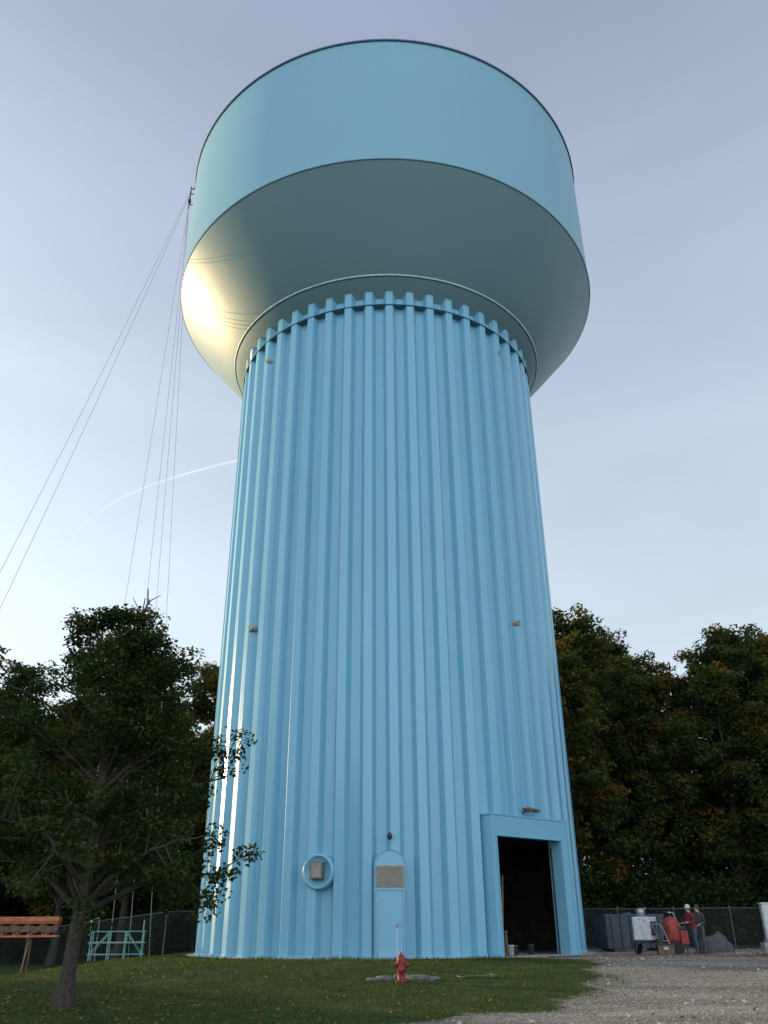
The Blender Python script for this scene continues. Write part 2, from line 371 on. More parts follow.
mb=MB(); mb.box((0,-.03,2.75),(1.06,.05,.74),0,M,bev=.01)
for i in range(11): mb.box((0,-.06,2.45+.06*i),(.94,.02,.025),1,M)
mb.build('vent_louvre',[m_tan,mat('tan_slat',(.26,.22,.18),.6,var=.05)],tower)
mb=MB(); mb.box((0,-.1,4.15),(.2,.2,.12),0,M,bev=.03); mb.box((0,.1,4.25),(.08,.35,.08),0,M); mb.lathe([(.01,-.14),(.06,-.13),(.08,-.06)],(0,-.1,4.15),12,0,M)
mb.build('door_lamp',[m_black],tower)
# round port with box
M=TM(R(-18.5),8.82,3.62); mb=MB(); RM=M@Matrix.Rotation(R(90),4,'X')
mb.lathe([(.64,-.6),(.64,0),(.60,.05),(.54,.05),(.53,.0),(.01,0)],n=40,mi=0,M=RM)
mb.box((.02,-.11,.03),(.50,.2,.62),1,M,bev=.03); mb.box((.02,-.22,.03),(.40,.03,.52),2,M,bev=.01)
mb.build('round_port',[m_trim,mat('port_frame',(.12,.12,.11),.6),m_tan],tower)
for i,(be,z) in enumerate(((-47,14.2),(43,14.2),(-48,29.6),(45,29.8))):
    M=TM(R(be),8.77,z)@Matrix.Rotation(R(90),4,'X'); mb=MB()
    mb.lathe([(.13,-.5),(.13,.02),(.11,.04),(.10,.01),(.01,.01)],n=16,M=M); mb.build('shaft_vent',[m_tan],tower)
# rigging bracket + ropes
mb=MB(); bx,by=-12.74-.0,-2.6
for dx,z in ((0,46.45),(.35,46.0),(.15,45.0)):
    mb.tube([(bx+.1,by,z),(bx-.35,by-.1,z)],.035)
mb.tube([(bx-.33,by-.1,46.6),(bx-.33,by-.1,44.6)],.04); mb.tube([(bx-.15,by,46.5),(bx-.15,by,46.9),(bx+.6,by+.2,46.9)],.03)
mb.box((bx-.33,by-.1,45.3),(.16,.16,.3)); mb.build('rigging_bracket',[m_black],tower)
mb=MB()
def rope(a,b,sag,r=.011):
    a=Vector(a);b=Vector(b); pts=[]
    for i in range(25):
        t=i/24; q=a.lerp(b,t); q.z-=sag*4*t*(1-t); pts.append(q)
    mb.tube(pts,r,0,5)
ax,ay=TX+bx-.35,TY+by-.1
for (gx_,gy_,sg,za) in ((-19.2,30,1.0,46.3),(-18.2,30.3,.9,46.0),(-13.6,40,.5,45.4),(-12.0,40.5,.35,45.0),(-11.3,41,.3,44.7),(-10.5,41.4,.3,44.7)):
    rope((ax,ay,za),(gx_,gy_,float(H(gx_,gy_))),sg)
mb.build('rigging_ropes',[m_rope])
# ---------------------------------------------------------------- trees
class Tree:
    def __init__(s,seed): s.V=[];s.F=[];s.nv=0;s.L=[];s.r=random.Random(seed); s.g=np.random.default_rng(seed)
    def tube(s,pts,rad,n=6):
        pts=np.array(pts,float); 
        d=np.gradient(pts,axis=0); d/=np.linalg.norm(d,axis=1)[:,None]+1e-9
        ref=np.where(np.abs(d[:,2:3])<.9,[[0,0,1.]],[[1.,0,0]]); u=np.cross(d,ref); u/=np.linalg.norm(u,axis=1)[:,None]; w=np.cross(d,u)
        a=np.arange(n)*2*np.pi/n; rad=np.array(rad)[:,None,None]
        v=pts[:,None]+rad*(np.cos(a)[None,:,None]*u[:,None]+np.sin(a)[None,:,None]*w[:,None])
        m=len(pts); i,k=np.meshgrid(np.arange(m-1),np.arange(n),indexing='ij'); k2=(k+1)%n
        f=np.stack([i*n+k,i*n+k2,(i+1)*n+k2,(i+1)*n+k],-1).reshape(-1,4)+s.nv
        s.V.append(v.reshape(-1,3)); s.F.append(f); s.nv+=m*n
    def path(s,p0,p1,k,wob,lift=0):
        p0=np.array(p0,float);p1=np.array(p1,float); t=np.linspace(0,1,k)[:,None]
        p=p0+(p1-p0)*t; p[:,2]+=lift*np.sin(t[:,0]*np.pi)
        j=s.g.normal(0,wob,(k,3)); j[0]=0; p+=np.cumsum(j,0)*.6; return p
    def cluster(s,c,rx,rz,n,ls,base):
        q=s.g.normal(0,1,(n,3)); q/=np.linalg.norm(q,axis=1)[:,None]; q*=(s.g.random(n)**.45)[:,None]
        pos=c+q*[rx,rx,rz]
        nrm=s.g.normal(0,.55,(n,3))+[0,0,.75]+q*.35; nrm/=np.linalg.norm(nrm,axis=1)[:,None]
        t=np.cross(nrm,s.g.normal(0,1,(n,3))); t/=np.linalg.norm(t,axis=1)[:,None]; b=np.cross(nrm,t)
        l=(ls*s.g.uniform(.6,1.25,n))[:,None]
        v=np.stack([pos-t*l*.5,pos-b*l*.3+nrm*l*.06,pos+t*l*.5-nrm*l*.1,pos+b*l*.3+nrm*l*.06],1)
        tint=np.clip(base+s.g.normal(0,.12,n)+q[:,2]*.08,0,1)
        s.L.append((v,tint))
    def build(s,name,lm,parent=None):
        V=np.concatenate(s.V);F=np.concatenate(s.F); nb=len(F)
        lv=np.concatenate([l[0] for l in s.L]); lt=np.concatenate([l[1] for l in s.L]); n=len(lv)
        VV=np.concatenate([V,lv.reshape(-1,3)]); FF=np.concatenate([F,np.arange(4*n).reshape(n,4)+len(V)])
        return mesh_np(name,VV,FF,[m_bark,lm],parent,fmat=np.concatenate([np.zeros(nb),np.ones(n)]),attr={'tint':('FACE',np.concatenate([np.zeros(nb),lt]))})
def grow(seed,h,trunk_r,crown0,renv,nl,ls,per,cl_r,lean=(0,0),subs=6,dead=0,warm=.0,shift=(0,0),jit=.012):
    """renv(t): crown radius at t=0..1 from crown base to top"""
    T=Tree(seed); g=T.g
    k=12; t=np.linspace(0,1,k); tp=np.stack([lean[0]*t+np.cumsum(g.normal(0,jit*h,k))*.5,lean[1]*t+np.cumsum(g.normal(0,jit*h,k))*.5,h*.93*t],1); tp[0]=0
    tr=trunk_r*(1-.9*t)**.8+.012; tr[0]*=1.45
    T.tube(tp,tr,8)
    def at(z): return np.array([np.interp(z,tp[:,2],tp[:,0]),np.interp(z,tp[:,2],tp[:,1]),z])
    for i in range(nl):
        u=(i+g.random()*.7)/nl
        ze=crown0+(h-crown0)*u
        zs=max(crown0*.75,ze-(.10+.12*g.random())*h*(1-.3*u)); zs=min(zs,h*.9)
        az=i*2.39996+g.normal(0,.35)
        rr=renv(u)*g.uniform(.5,1.12)
        p0=at(zs); p1=at(min(ze,h*.92))*1.0; p1=np.array([p1[0]+shift[0]*u+math.cos(az)*rr,p1[1]+shift[1]*u+math.sin(az)*rr,ze])
        P=T.path(p0,p1,8,.012*h*.6,.03*h); br=np.interp(zs,tp[:,2],tr)*.5
        T.tube(P,np.linspace(br,.018,8),5)
        Lm=np.linalg.norm(P[-1]-P[0])
        for j in range(subs):
            q=.3+.7*(j+g.random()*.6)/subs; q=min(q,1); f=q*7; a=int(min(f,6)); s0=P[a]+(P[a+1]-P[a])*(f-a)
            d=P[-1]-P[0]; d/=np.linalg.norm(d)+1e-6; d=d*.7+g.normal(0,.6,3)+[0,0,.12]; d/=np.linalg.norm(d)
            sl=max(cl_r*1.3,Lm*.32)*g.uniform(.6,1.15); s1=s0+d*sl
            Q=T.path(s0,s1,4,.04*sl); T.tube(Q,np.linspace(max(br*.3,.015),.008,4),4)
            base=np.clip(.35+g.normal(0,.17)+warm*g.random(),0,1)
            T.cluster(Q[-1],cl_r*g.uniform(.7,1.25),cl_r*g.uniform(.4,.7),int(per*g.uniform(.6,1.3)),ls,base)
            if g.random()<.75: T.cluster(Q[2]+g.normal(0,cl_r*.4,3),cl_r*g.uniform(.5,.9),cl_r*.45,int(per*.5),ls,base)
    for i in range(dead):
        p0=at(h*.82); az=g.uniform(0,6.3); p1=p0+np.array([math.cos(az)*h*.06,math.sin(az)*h*.06,h*g.uniform(.22,.30)])
        P=T.path(p0,p1,7,.09); T.tube(P,np.linspace(.05,.014,7),4)
        for j in (3,4,5,5):
            e=P[j]+g.normal(0,.26,3)+[0,0,.25]; T.tube([P[j],(P[j]+e)/2+g.normal(0,.05,3),e],[.022,.015,.008],4)
    return T
# near oak
env=lambda u: 3.05*(1-u**2.3)**.6+.15
T=grow(12,9.0,.17,2.6,env,44,.125,105,.46,lean=(.1,.3),subs=8,dead=3,warm=.15,jit=.005)
for (dx,dz,z0) in ((2.3,2.35,2.9),(2.1,3.3,3.3),(-2.9,7.4,5.5),(-3.3,5.0,3.6),(-3.0,6.3,4.6),(-2.4,3.4,2.9)):
    P=T.path((.1,.1,z0),(dx,-.5,dz),8,.04,.3); T.tube(P,np.linspace(.06,.012,8),5)
    for j in range(3,8):
        for q in range(2): T.cluster(P[j]+T.g.normal(0,.18,3),.32,.26,60,.125,.4)
o=T.build('oak_tree',m_leaf); o.location=(-7.1,21,float(H(-7.1,21))-.05)
# forest
vars_=[]
for i,(hh,rr) in enumerate(((19,3.7),(20.5,4.2),(18.5,3.6),(20,4.0),(17.5,4.1),(20.5,3.2))):
    env=lambda u,rr=rr: rr*(1-u**2.0)**.6*(.7+.3*min(1,u*3))+.2
    T=grow(30+i,hh,.24,hh*(.25+.05*(i%2)),env,32,.31,84,.92,subs=7,warm=(.15,.25,.05,.6,.25,.1)[i])
    o=T.build('forest_tree_mesh',m_leafb); vars_.append(o.data); bpy.data.objects.remove(o)
T=Tree(90)
for i in range(8):
    az=i*.8; P=T.path((0,0,0),(math.cos(az)*1.2,math.sin(az)*1.2,2.2+T.g.random()),5,.1); T.tube(P,np.linspace(.05,.01,5),4)
    for j in (1,2,3,4): T.cluster(P[j],.95,.7,75,.26,.12)
o=T.build('shrub_mesh',m_leafb); shrub=o.data; bpy.data.objects.remove(o)
forest=empty('distant_trees')
rr=random.Random(5)
def put(me,x,y,s,nm='tree'):
    o=bpy.data.objects.new(nm,me); o.location=(x,y,float(H(x,y))-.15); o.rotation_euler=(0,0,rr.uniform(0,6.28)); o.scale=(s*rr.uniform(.9,1.1),s*rr.uniform(.9,1.1),s); link(o,forest)
for (x0,x1,y,sp,s) in ((12.5,62,56,4.0,.94),(10.5,70,62,4.4,1.05),(9,80,71,5.0,1.17),(-31,-18,60,4.2,1.06),(-35,-8,74,4.6,1.10),(-10,14,78,6,1.0),(-80,80,88,7,1.1)):
    x=x0
    while x<x1:
        put(rr.choice(vars_),x+rr.uniform(-1,1),y+rr.uniform(-2,2),s*rr.uniform(.88,1.08)); x+=sp*rr.uniform(.8,1.2)
for side in (-1,1):
    for y in range(20,66,5):
        if side<0 and y>49: continue
        put(rr.choice(vars_),side*(46+rr.uniform(-2,4)),y,rr.uniform(.85,1.1))
for x in np.arange(-60,66,1.7):
    y=(54 if x>8 else 63)+rr.uniform(-1.5,2.5)
    put(shrub,x,y,rr.uniform(.7,1.5),'shrub')
    put(shrub,x+.8,y+5,rr.uniform(1.2,2.2),'shrub')
# ---------------------------------------------------------------- fence
def fence(name,pts,h=1.9,diag=True):
    mb=MB(); e=empty(name)
    for a,b in zip(pts[:-1],pts[1:]):
        a=Vector(a);b=Vector(b); L=(b-a).length; n=max(1,round(L/3)); 
        for i in range(n+1):
            p=a.lerp(b,i/n); z=float(H(p.x,p.y)); mb.tube([(p.x,p.y,z-.1),(p.x,p.y,z+h+.05)],.03,0,8); mb.lathe([(.045,0),(.04,.04),(.01,.06)],(p.x,p.y,z+h+.05),8)
        for i in range(n):
            p=a.lerp(b,i/n);q=a.lerp(b,(i+1)/n); zp=float(H(p.x,p.y));zq=float(H(q.x,q.y))
            mb.tube([(p.x,p.y,zp+h),(q.x,q.y,zq+h)],.018,0,6)
    mb.build('posts_and_rails',[m_fence],e)
    V=[];F=[];c=0
    for a,b in zip(pts[:-1],pts[1:]):
        a=np.array(a[:2],float);b=np.array(b[:2],float);L=np.linalg.norm(b-a);u=(b-a)/L; 
        for sgn in (1,-1):
            for s in np.arange(-h,L,.13) if sgn>0 else np.arange(0,L+h,.13):
                s0,s1=s,s+sgn*h
                t0=(0-s0)/(s1-s0);t1=(L-s0)/(s1-s0); lo=max(0,min(t0,t1));hi=min(1,max(t0,t1))
                if hi<=lo: continue
                P=a+u*(s0+(s1-s0)*lo);Q=a+u*(s0+(s1-s0)*hi)
                zp=float(H(P[0],P[1]))+h*lo; zq=float(H(Q[0],Q[1]))+h*hi; w=.003
                V+=[(P[0],P[1],zp-w),(P[0],P[1],zp+w),(Q[0],Q[1],zq+w),(Q[0],Q[1],zq-w)]; F.append((c,c+1,c+2,c+3)); c+=4
    mesh_np('chain_link',V,F,[m_fence],e)
    return e
m_fence=mat('weathered_galvanised',(.13,.135,.14),.6,metal=.3)
fence('chain_link_fence',[(9.5,50,0),(40,50,0),(42,30,0)])
fence('chain_link_fence',[(-8.0,47,0),(-17,44,0),(-34,40,0)])
# ---------------------------------------------------------------- props
def place(o,x,y,rz=0,dz=0):
    o.location=(x,y,float(H(x,y))+dz); o.rotation_euler=(0,0,rz); return o
# hydrant
mb=MB()
mb.lathe([(.01,0),(.17,0),(.17,.04),(.11,.05),(.10,.09),(.105,.42),(.14,.43),(.14,.47),(.115,.48),(.11,.56),(.07,.63),(.03,.655),(.03,.70),(.01,.70)],n=24)
mb.tube([(-.19,0,.40),(.19,0,.40)],.055,0,12); mb.tube([(-.21,0,.40),(-.17,0,.40)],.07,0,6); mb.tube([(.17,0,.40),(.21,0,.40)],.07,0,6)
mb.tube([(0,0,.36),(0,-.19,.36)],.08,0,14); mb.tube([(0,-.17,.36),(0,-.22,.36)],.095,0,8)
for i in range(6):
    a=i*math.pi/3; mb.tube([(.145*math.cos(a),.145*math.sin(a),.03),(.145*math.cos(a),.145*math.sin(a),.065)],.015,0,6)
mb.tube([(-.10,.05,.45),(-.10,.05,1.35)],.010,1,6); mb.box((-.10,.05,1.33),(.05,.01,.08),0)
place(mb.build('fire_hydrant',[mat('hydrant_red',(.20,.016,.014),.5,var=.35),m_white]),.38,25.3)
# flat stones beside hydrant
mb=MB()
for (x,y,w,d,h,rz) in ((.55,.5,.8,.55,.14,.2),(-.35,.4,.6,.45,.13,-.3),(.1,.75,.5,.4,.16,.7),(.95,.35,.5,.35,.1,.5),(-.7,.3,.35,.3,.09,0)):
    bm=bmesh.new(); bmesh.ops.create_icosphere(bm,subdivisions=2,radius=.5)
    T_=Matrix.Translation((x,y,h*.3))@Matrix.Rotation(rz,4,'Z')
    vs=[T_@Vector((v.co.x*w*(1+.15*math.sin(9*v.co.y)),v.co.y*d,max(-.3,min(.32,v.co.z))*h*2)) for v in bm.verts]
    mb.add(vs,[[v.index for v in f.verts] for f in bm.faces],0); bm.free()
place(mb.build('flat_rocks',[mat('rock',(.13,.125,.115),.95,var=.3,bump=.6)]),.3,25.4)
# garden hose loop
mb=MB(); pts=[]
for i in range(60):
    t=i/59; a=t*2.3*2*math.pi; pts.append((math.cos(a)*(.45+.12*t),math.sin(a)*(.32+.1*t),.03+.02*math.sin(a*3)))
mb.tube(pts,.016,0,6)
place(mb.build('garden_hose',[mat('hose_green',(.05,.12,.08),.5)]),2.45,26.0)
# air hoses on the gravel
for k,(ofs,mt) in enumerate(((0,m_rust),(.5,m_black),(1.0,mat('hose_orange',(.25,.09,.04),.5)))):
    mb=MB(); pts=[]
    for i in range(50):
        t=i/49; x=5.9+12.5*t; y=34.0-ofs*.9+1.8*math.sin(t*5+ofs)+1.5*t; pts.append((x,y,float(H(x,y))+.03))
    mb.tube(pts,.022,0,6); mb.build('air_hose',[mt])
# dumpster
mb=MB()
W,Dp,Hh=2.7,1.7,1.35
for s in (-1,1):
    mb.box((s*W/2,0,Hh/2+.12),(.06,Dp,Hh),0); mb.box((0,s*Dp/2,Hh/2+.12),(W,.06,Hh),0)
    for i in range(6): mb.box((-W/2+.25+i*.44,s*(Dp/2+.06),Hh/2+.12),(.08,.08,Hh-.05),0)
mb.box((0,0,.14),(W,Dp,.06),0); mb.box((0,0,Hh+.12),(W+.14,.1,.08),0,M=Matrix.Translation((0,Dp/2,0))); mb.box((0,-Dp/2,Hh+.12),(W+.14,.1,.08),0)
for s in (-1,1): mb.box((s*W/2,0,Hh+.12),(.1,Dp,.08),0); mb.tube([(s*1.1,-.7,.1),(s*1.1,.7,.1)],.08,1,10)
mb.add([(-1.2,-.7,1.2),(1.2,-.7,1.15),(1.2,.7,1.25),(-1.2,.7,1.3),(.1,0,1.6)],[(0,1,4),(1,2,4),(2,3,4),(3,0,4)],2)
place(mb.build('dumpster',[m_dump,m_black,m_cloth]),11.2,43.0,.12)
# generator
mb=MB()
mb.box((0,0,.95),(.85,.7,.85),0,bev=.06); mb.box((0,0,.48),(1.1,.75,.1),1); mb.box((0,-.36,.95),(.55,.02,.5),1)
for i in range(5): mb.box((0,-.375,.78+.09*i),(.48,.02,.03),2)
for s in (-1,1): mb.tube([(.1,s*.40,.3),(.1,s*.51,.3)],.28,3,18); mb.tube([(.1,s*.52,.3),(.1,s*.53,.3)],.12,2,12)
mb.tube([(-.5,0,.45),(-1.0,0,.4),(-1.2,0,.15)],.04,1); mb.tube([(.3,.1,1.35),(.3,.1,1.65),(.45,.1,1.7)],.04,2)
mb.lathe([(.01,1.37),(.16,1.38),(.17,1.62),(.12,1.68),(.01,1.70)],(-.15,.05,0),16,2)
place(mb.build('portable_generator',[mat('generator_white',(.50,.51,.50),.5,var=.25),m_black,m_steel,m_rubber]),10.45,37.5,.9)
# red air compressor with vertical receiver
mb=MB()
mb.lathe([(.01,.35),(.2,.38),(.29,.5),(.3,.6),(.3,1.15),(.27,1.27),(.15,1.35),(.01,1.37)],n=24,mi=0)
mb.box((0,0,.32),(.95,.75,.06),1); mb.box((.42,0,.62),(.36,.45,.5),0,bev=.05); mb.box((.42,0,.95),(.3,.3,.14),1,bev=.03)
for s in (-1,1): mb.tube([(-.1,s*.38,.24),(-.1,s*.48,.24)],.24,2,18); mb.tube([(.4,s*.3,.0),(.4,s*.3,.3)],.025,1,6); mb.tube([(-.35,s*.3,.35),(-.6,s*.3,.95),(-.72,s*.3,1.1)],.022,3,6)
mb.tube([(-.72,-.3,1.1),(-.72,.3,1.1)],.024,3,6); mb.tube([(0,0,1.35),(0,0,1.5),(.15,0,1.52),(.42,0,1.0)],.025,3,6); mb.lathe([(.01,0),(.07,0),(.07,.04),(.01,.04)],(0,-.0,1.5),12,4)
mb.tube([(-.3,-.2,1.0),(-.55,-.3,.7),(-.7,-.35,.1),(-1.2,-.5,.03)],.03,2,6)
place(mb.build('air_compressor',[mat('compressor_red',(.24,.022,.018),.5,var=.35),m_black,m_rubber,m_steel,m_white]),11.35,37.0,.3)
mb=MB(); mb.box((0,0,.2),(.6,.4,.34),0,bev=.03); mb.box((0,0,.39),(.64,.44,.05),1,bev=.015); mb.box((0,-.21,.25),(.18,.03,.08),2); mb.tube([(-.15,0,.41),(-.15,0,.5),(.15,0,.5),(.15,0,.41)],.015,2,6)
place(mb.build('tool_chest',[m_rust,m_black,m_steel]),10.8,36.2,-.3)
# tarp-covered pile
bm=bmesh.new(); bmesh.ops.create_icosphere(bm,subdivisions=4,radius=1)
for v in bm.verts:
    x,y,z=v.co; k=1+.14*math.sin(5*x+2*y)+.1*math.sin(7*y+3*z)+.06*math.sin(17*x+11*z)
    v.co=(x*.70*k,y*.5*k,max(z,-.02)*.66*k+(0 if z>0 else -.02))
me=bpy.data.meshes.new('tarp_covered_pile'); bm.to_mesh(me); bm.free(); me.materials.append(m_cloth)
for p_ in me.polygons: p_.use_smooth=True
place(link(bpy.data.objects.new('tarp_covered_pile',me)),13.75,39.2,.2)
# electrical cabinet + timber
mb=MB(); mb.box((0,0,.85),(.9,.5,1.3),0,bev=.03); mb.box((0,0,.1),(1.0,.6,.2),1); mb.box((0,-.26,.9),(.78,.02,1.1),0); mb.box((.25,-.28,.9),(.04,.03,.15),2); mb.box((0,0,1.53),(.98,.6,.05),0); mb.box((-.1,-.275,1.15),(.3,.01,.2),2)
mb.box((0,0,-.15),(1.3,.9,.4),1,bev=.02)
place(mb.build('electrical_cabinet',[m_white,m_conc,m_steel]),16.35,39.0,-.2,.33)
mb=MB()
for i in range(5): mb.box((.1*math.sin(i*3),.22*i-.4,.06+.0*i),(3.2,.18,.07),0,rz=.02*math.sin(i*5))
for i in range(3): mb.box((.2,.2*i-.3,.14),(2.6,.17,.06),0,rz=.05*i)
place(mb.build('timber_planks',[m_wood]),16.0,36.5,.15)
# left: orange truss lying on stands
mb=MB(); L=7.5
for (y,z) in ((-.35,1.0),(.35,1.0),(-.35,1.55),(.35,1.55)): mb.tube([(-L/2,y,z),(L/2,y,z)],.05,0,8)
n=12
for i in range(n):
    x0=-L/2+L*i/n;x1=x0+L/n
    for y in (-.35,.35): mb.tube([(x0,y,1.0),(x1,y,1.55)],.025,0,5); mb.tube([(x0,y,1.0),(x0,y,1.55)],.025,0,5)
    mb.tube([(x0,-.35,1.55),(x0,.35,1.55)],.025,0,5)
mb.box((0,0,1.70),(L,.85,.2),0,bev=.02); mb.box((0,-.40,1.3),(L,.02,.22),1)
for x in (-2.6,0,2.6):
    for s in (-1,1): mb.tube([(x-.1,s*.6,-.75),(x,s*.2,1.0)],.04,1,6)
    mb.tube([(x,-.5,.96),(x,.5,.96)],.05,1,6)
place(mb.build('scaffold_truss',[m_orange,m_rust]),-18.6,41.5,.16,.76)
# teal work stand
mb=MB()
for x in (-1.1,-.35,.35,1.1):
    for s in (-.45,.45): mb.tube([(x,s,0),(x,s,1.15)],.03,0,6)
for s in (-.45,.45):
    for z in (.25,.7,1.15): mb.tube([(-1.2,s,z),(1.2,s,z)],.028,0,6)
    mb.tube([(-1.1,s,.25),(-.35,s,1.15)],.02,0,5); mb.tube([(.35,s,1.15),(1.1,s,.25)],.02,0,5)
for x in (-1.1,1.1): 
    for z in (.25,.7,1.15): mb.tube([(x,-.45,z),(x,.45,z)],.028,0,6)
mb.box((0,0,.72),(2.2,.8,.05),1); mb.tube([(1.1,-.45,1.15),(1.1,-.45,1.6)],.03,0,6); mb.tube([(-1.2,-.2,1.0),(-1.2,-.2,1.6),(-.9,-.2,1.7)],.03,0,6)
place(mb.build('work_platform',[m_teal,m_wood]),-12.0,41.5,.2)
# contrail (a thin vapour ribbon high up, its sunlit white put in as emission)
m=bpy.data.materials.new('vapour'); m.use_nodes=True; nt=m.node_tree; N=nt.nodes; N.remove(N['Principled BSDF'])
em=N.new('ShaderNodeEmission'); em.inputs[0].default_value=(.95,.95,1,1); em.inputs[1].default_value=1.0; tr=N.new('ShaderNodeBsdfTransparent'); mx=N.new('ShaderNodeMixShader')
tc=N.new('ShaderNodeTexCoord'); no=N.new('ShaderNodeTexNoise'); no.inputs['Scale'].default_value=.006; nt.links.new(tc.outputs['Object'],no.inputs['Vector'])
mr=N.new('ShaderNodeMapRange'); mr.inputs[1].default_value=.3; mr.inputs[2].default_value=.75; mr.inputs[3].default_value=.15; mr.inputs[4].default_value=.6
nt.links.new(no.outputs['Fac'],mr.inputs[0]); nt.links.new(mr.outputs[0],mx.inputs[0]); nt.links.new(tr.outputs[0],mx.inputs[1]); nt.links.new(em.outputs[0],mx.inputs[2]); nt.links.new(mx.outputs[0],N['Material Output'].inputs[0])
m_vap=m
ctl=np.array([(-1295,3000,1335),(-1205,3000,1490),(-1065,3000,1605),(-865,3000,1690),(-620,3000,1765),(-370,3000,1815)],float); tt=np.linspace(0,5,60); cp=np.stack([np.interp(tt,range(6),ctl[:,i]) for i in range(3)],1)
ker=np.ones(13)/13; cp=np.stack([np.convolve(np.pad(cp[:,i],6,mode='edge'),ker,'valid') for i in range(3)],1)
mb=MB(); mb.tube([tuple(p_) for p_ in cp],[1.2+3.2*math.sin(min(1,i/59+.08)*math.pi*.6) for i in range(60)],0,6); mb.build('contrail',[m_vap])
# ---------------------------------------------------------------- people
def skin_person(name,loc,rz,joints,edges,radii,cols,hands,hat):
    me=bpy.data.meshes.new(name); me.from_pydata(joints,edges,[]); o=bpy.data.objects.new(name,me); link(o)
    md=o.modifiers.new('s','SKIN'); md.use_smooth_shade=True
    sv=me.skin_vertices[0].data
    for i,r in enumerate(radii): sv[i].radius=(r if hasattr(r,'__len__') else (r,r)); sv[i].use_root=(i==0)
    o.modifiers.new('ss','SUBSURF').levels=2
    dg=bpy.context.evaluated_depsgraph_get(); dg.update(); nm=bpy.data.meshes.new_from_object(o.evaluated_get(dg))
    o.modifiers.clear(); o.data=nm; bpy.data.meshes.remove(me)
    for c in cols: nm.materials.append(c)
    neck=Vector(joints[3])
    for p in nm.polygons:
        c=p.center; p.use_smooth=True
        if any((c-Vector(h)).length<.14 for h in hands): mi=0
        elif c.z>neck.z-.0: mi=0
        elif c.z<.09: mi=3
        elif c.z<.93 and not any((c-Vector(h)).length<.36 for h in hands): mi=2
        else: mi=1
        p.material_index=mi
    head=Vector(joints[4]); h=MB()
    for s in (-1,1):
        bmx=bmesh.new(); bmesh.ops.create_uvsphere(bmx,u_segments=8,v_segments=6,radius=.013)
        h.add([v.co+head+Vector((s*.032,-.093,.01)) for v in bmx.verts],[[v.index for v in f.verts] for f in bmx.faces],1,True); bmx.free()
        h.tube([head+Vector((s*.085,.01,.03)),head+Vector((s*.098,.02,0)),head+Vector((s*.085,.01,-.03))],[.012,.018,.01],0,8)
    h.tube([head+Vector((-.025,-.098,-.055)),head+Vector((.025,-.098,-.055))],.006,2,6)
    prof=[(.094,0),(.104,.05),(.09,.10),(.055,.135),(.01,.145)]
    h.lathe(prof,head+Vector((0,.012,.02)),20,3)
    h.lathe([(.09,-.05),(.1,.0),(.094,.03)],head+Vector((0,.025,0)),16,4)
    if hat: h.add([head+Vector(p) for p in ((-.075,-.07,.04),(.075,-.07,.04),(.06,-.17,.03),(0,-.185,.028),(-.06,-.17,.03),(-.075,-.07,.05),(.075,-.07,.05),(.06,-.17,.04),(0,-.185,.038),(-.06,-.17,.04))],[(0,1,2,3,4),(5,6,7,8,9),(0,4,9,5),(4,3,8,9),(3,2,7,8),(2,1,6,7)],3)
    h.build(name+'_head_details',[cols[0],m_black,mat('lips',(.3,.12,.1),.6),hat or cols[4],cols[4]],o)
    o.location=loc; o.rotation_euler=(0,0,rz); return o
def figure(name,loc,rz,cols,hat,arms,bend=0.0,stride=.05):
    J=[];E=[];Rr=[]
    def a(p,r,par=None):
        J.append(tuple(p));Rr.append(r)
        if par is not None: E.append((par,len(J)-1))
        return len(J)-1
    by=-bend
    pel=a((0,0,.98),(.165,.115)); wa=a((0,by*.3,1.14),(.145,.105),pel); ch=a((0,by*.7,1.36),(.18,.12),wa); ne=a((0,by*1.0-.01,1.52),(.06,.06),ch)
    hd=a((0,by*1.15-.02,1.655),(.092,.105),ne); a((0,by*1.15-.02,1.72),(.075,.09),hd); a((0,by*1.15-.125,1.645),(.014,.014),hd)
    hands=[]
    for s in (-1,1):
        sh=a((s*.19,by*.8,1.43),(.075,.07),ch); el,wr=arms[0 if s<0 else 1]
        up=a((Vector((s*.20,by*.8,1.40))*.5+Vector(el)*.5),.056,sh); e=a(el,.046,up); w=a(wr,.030,e)
        d=(Vector(wr)-Vector(el)).normalized(); pl=Vector(wr)+d*.06; p=a(pl,(.036,.022),w); hands.append(tuple(pl+d*.04))
        side=d.cross(Vector((0,0,1)) if abs(d.z)<.8 else Vector((0,1,0))).normalized(); curl=d.cross(side).normalized()*s
        for k,ln in enumerate((.070,.078,.072,.056)):
            b=a(pl+d*.035+side*(k-1.5)*.021,.0095,p); m_=a(pl+d*(.035+ln*.5)+side*(k-1.5)*.022+curl*.008,.0085,b); a(pl+d*(.035+ln*.9)+side*(k-1.5)*.022+curl*.03,.007,m_)
        t1=a(pl-side*.04+d*.0,.010,p); a(pl-side*.058+d*.035+curl*.01,.008,t1)
        hp=a((s*.095,0,.90),(.098,.10),pel); kn=a((s*.11,-stride*s*.6-.02,.50),.064,hp); a((s*.11,-stride*s*.3+.02,.36),.060,kn); an=a((s*.115,stride*s*-1+.03,.09),.040,len(J)-1)
        hl=a((s*.12,stride*s*-1-.04,.05),(.045,.04),an); a((s*.13,stride*s*-1-.15,.035),(.042,.03),hl)
    return skin_person(name,loc,rz,J,E,Rr,cols,hands,hat)
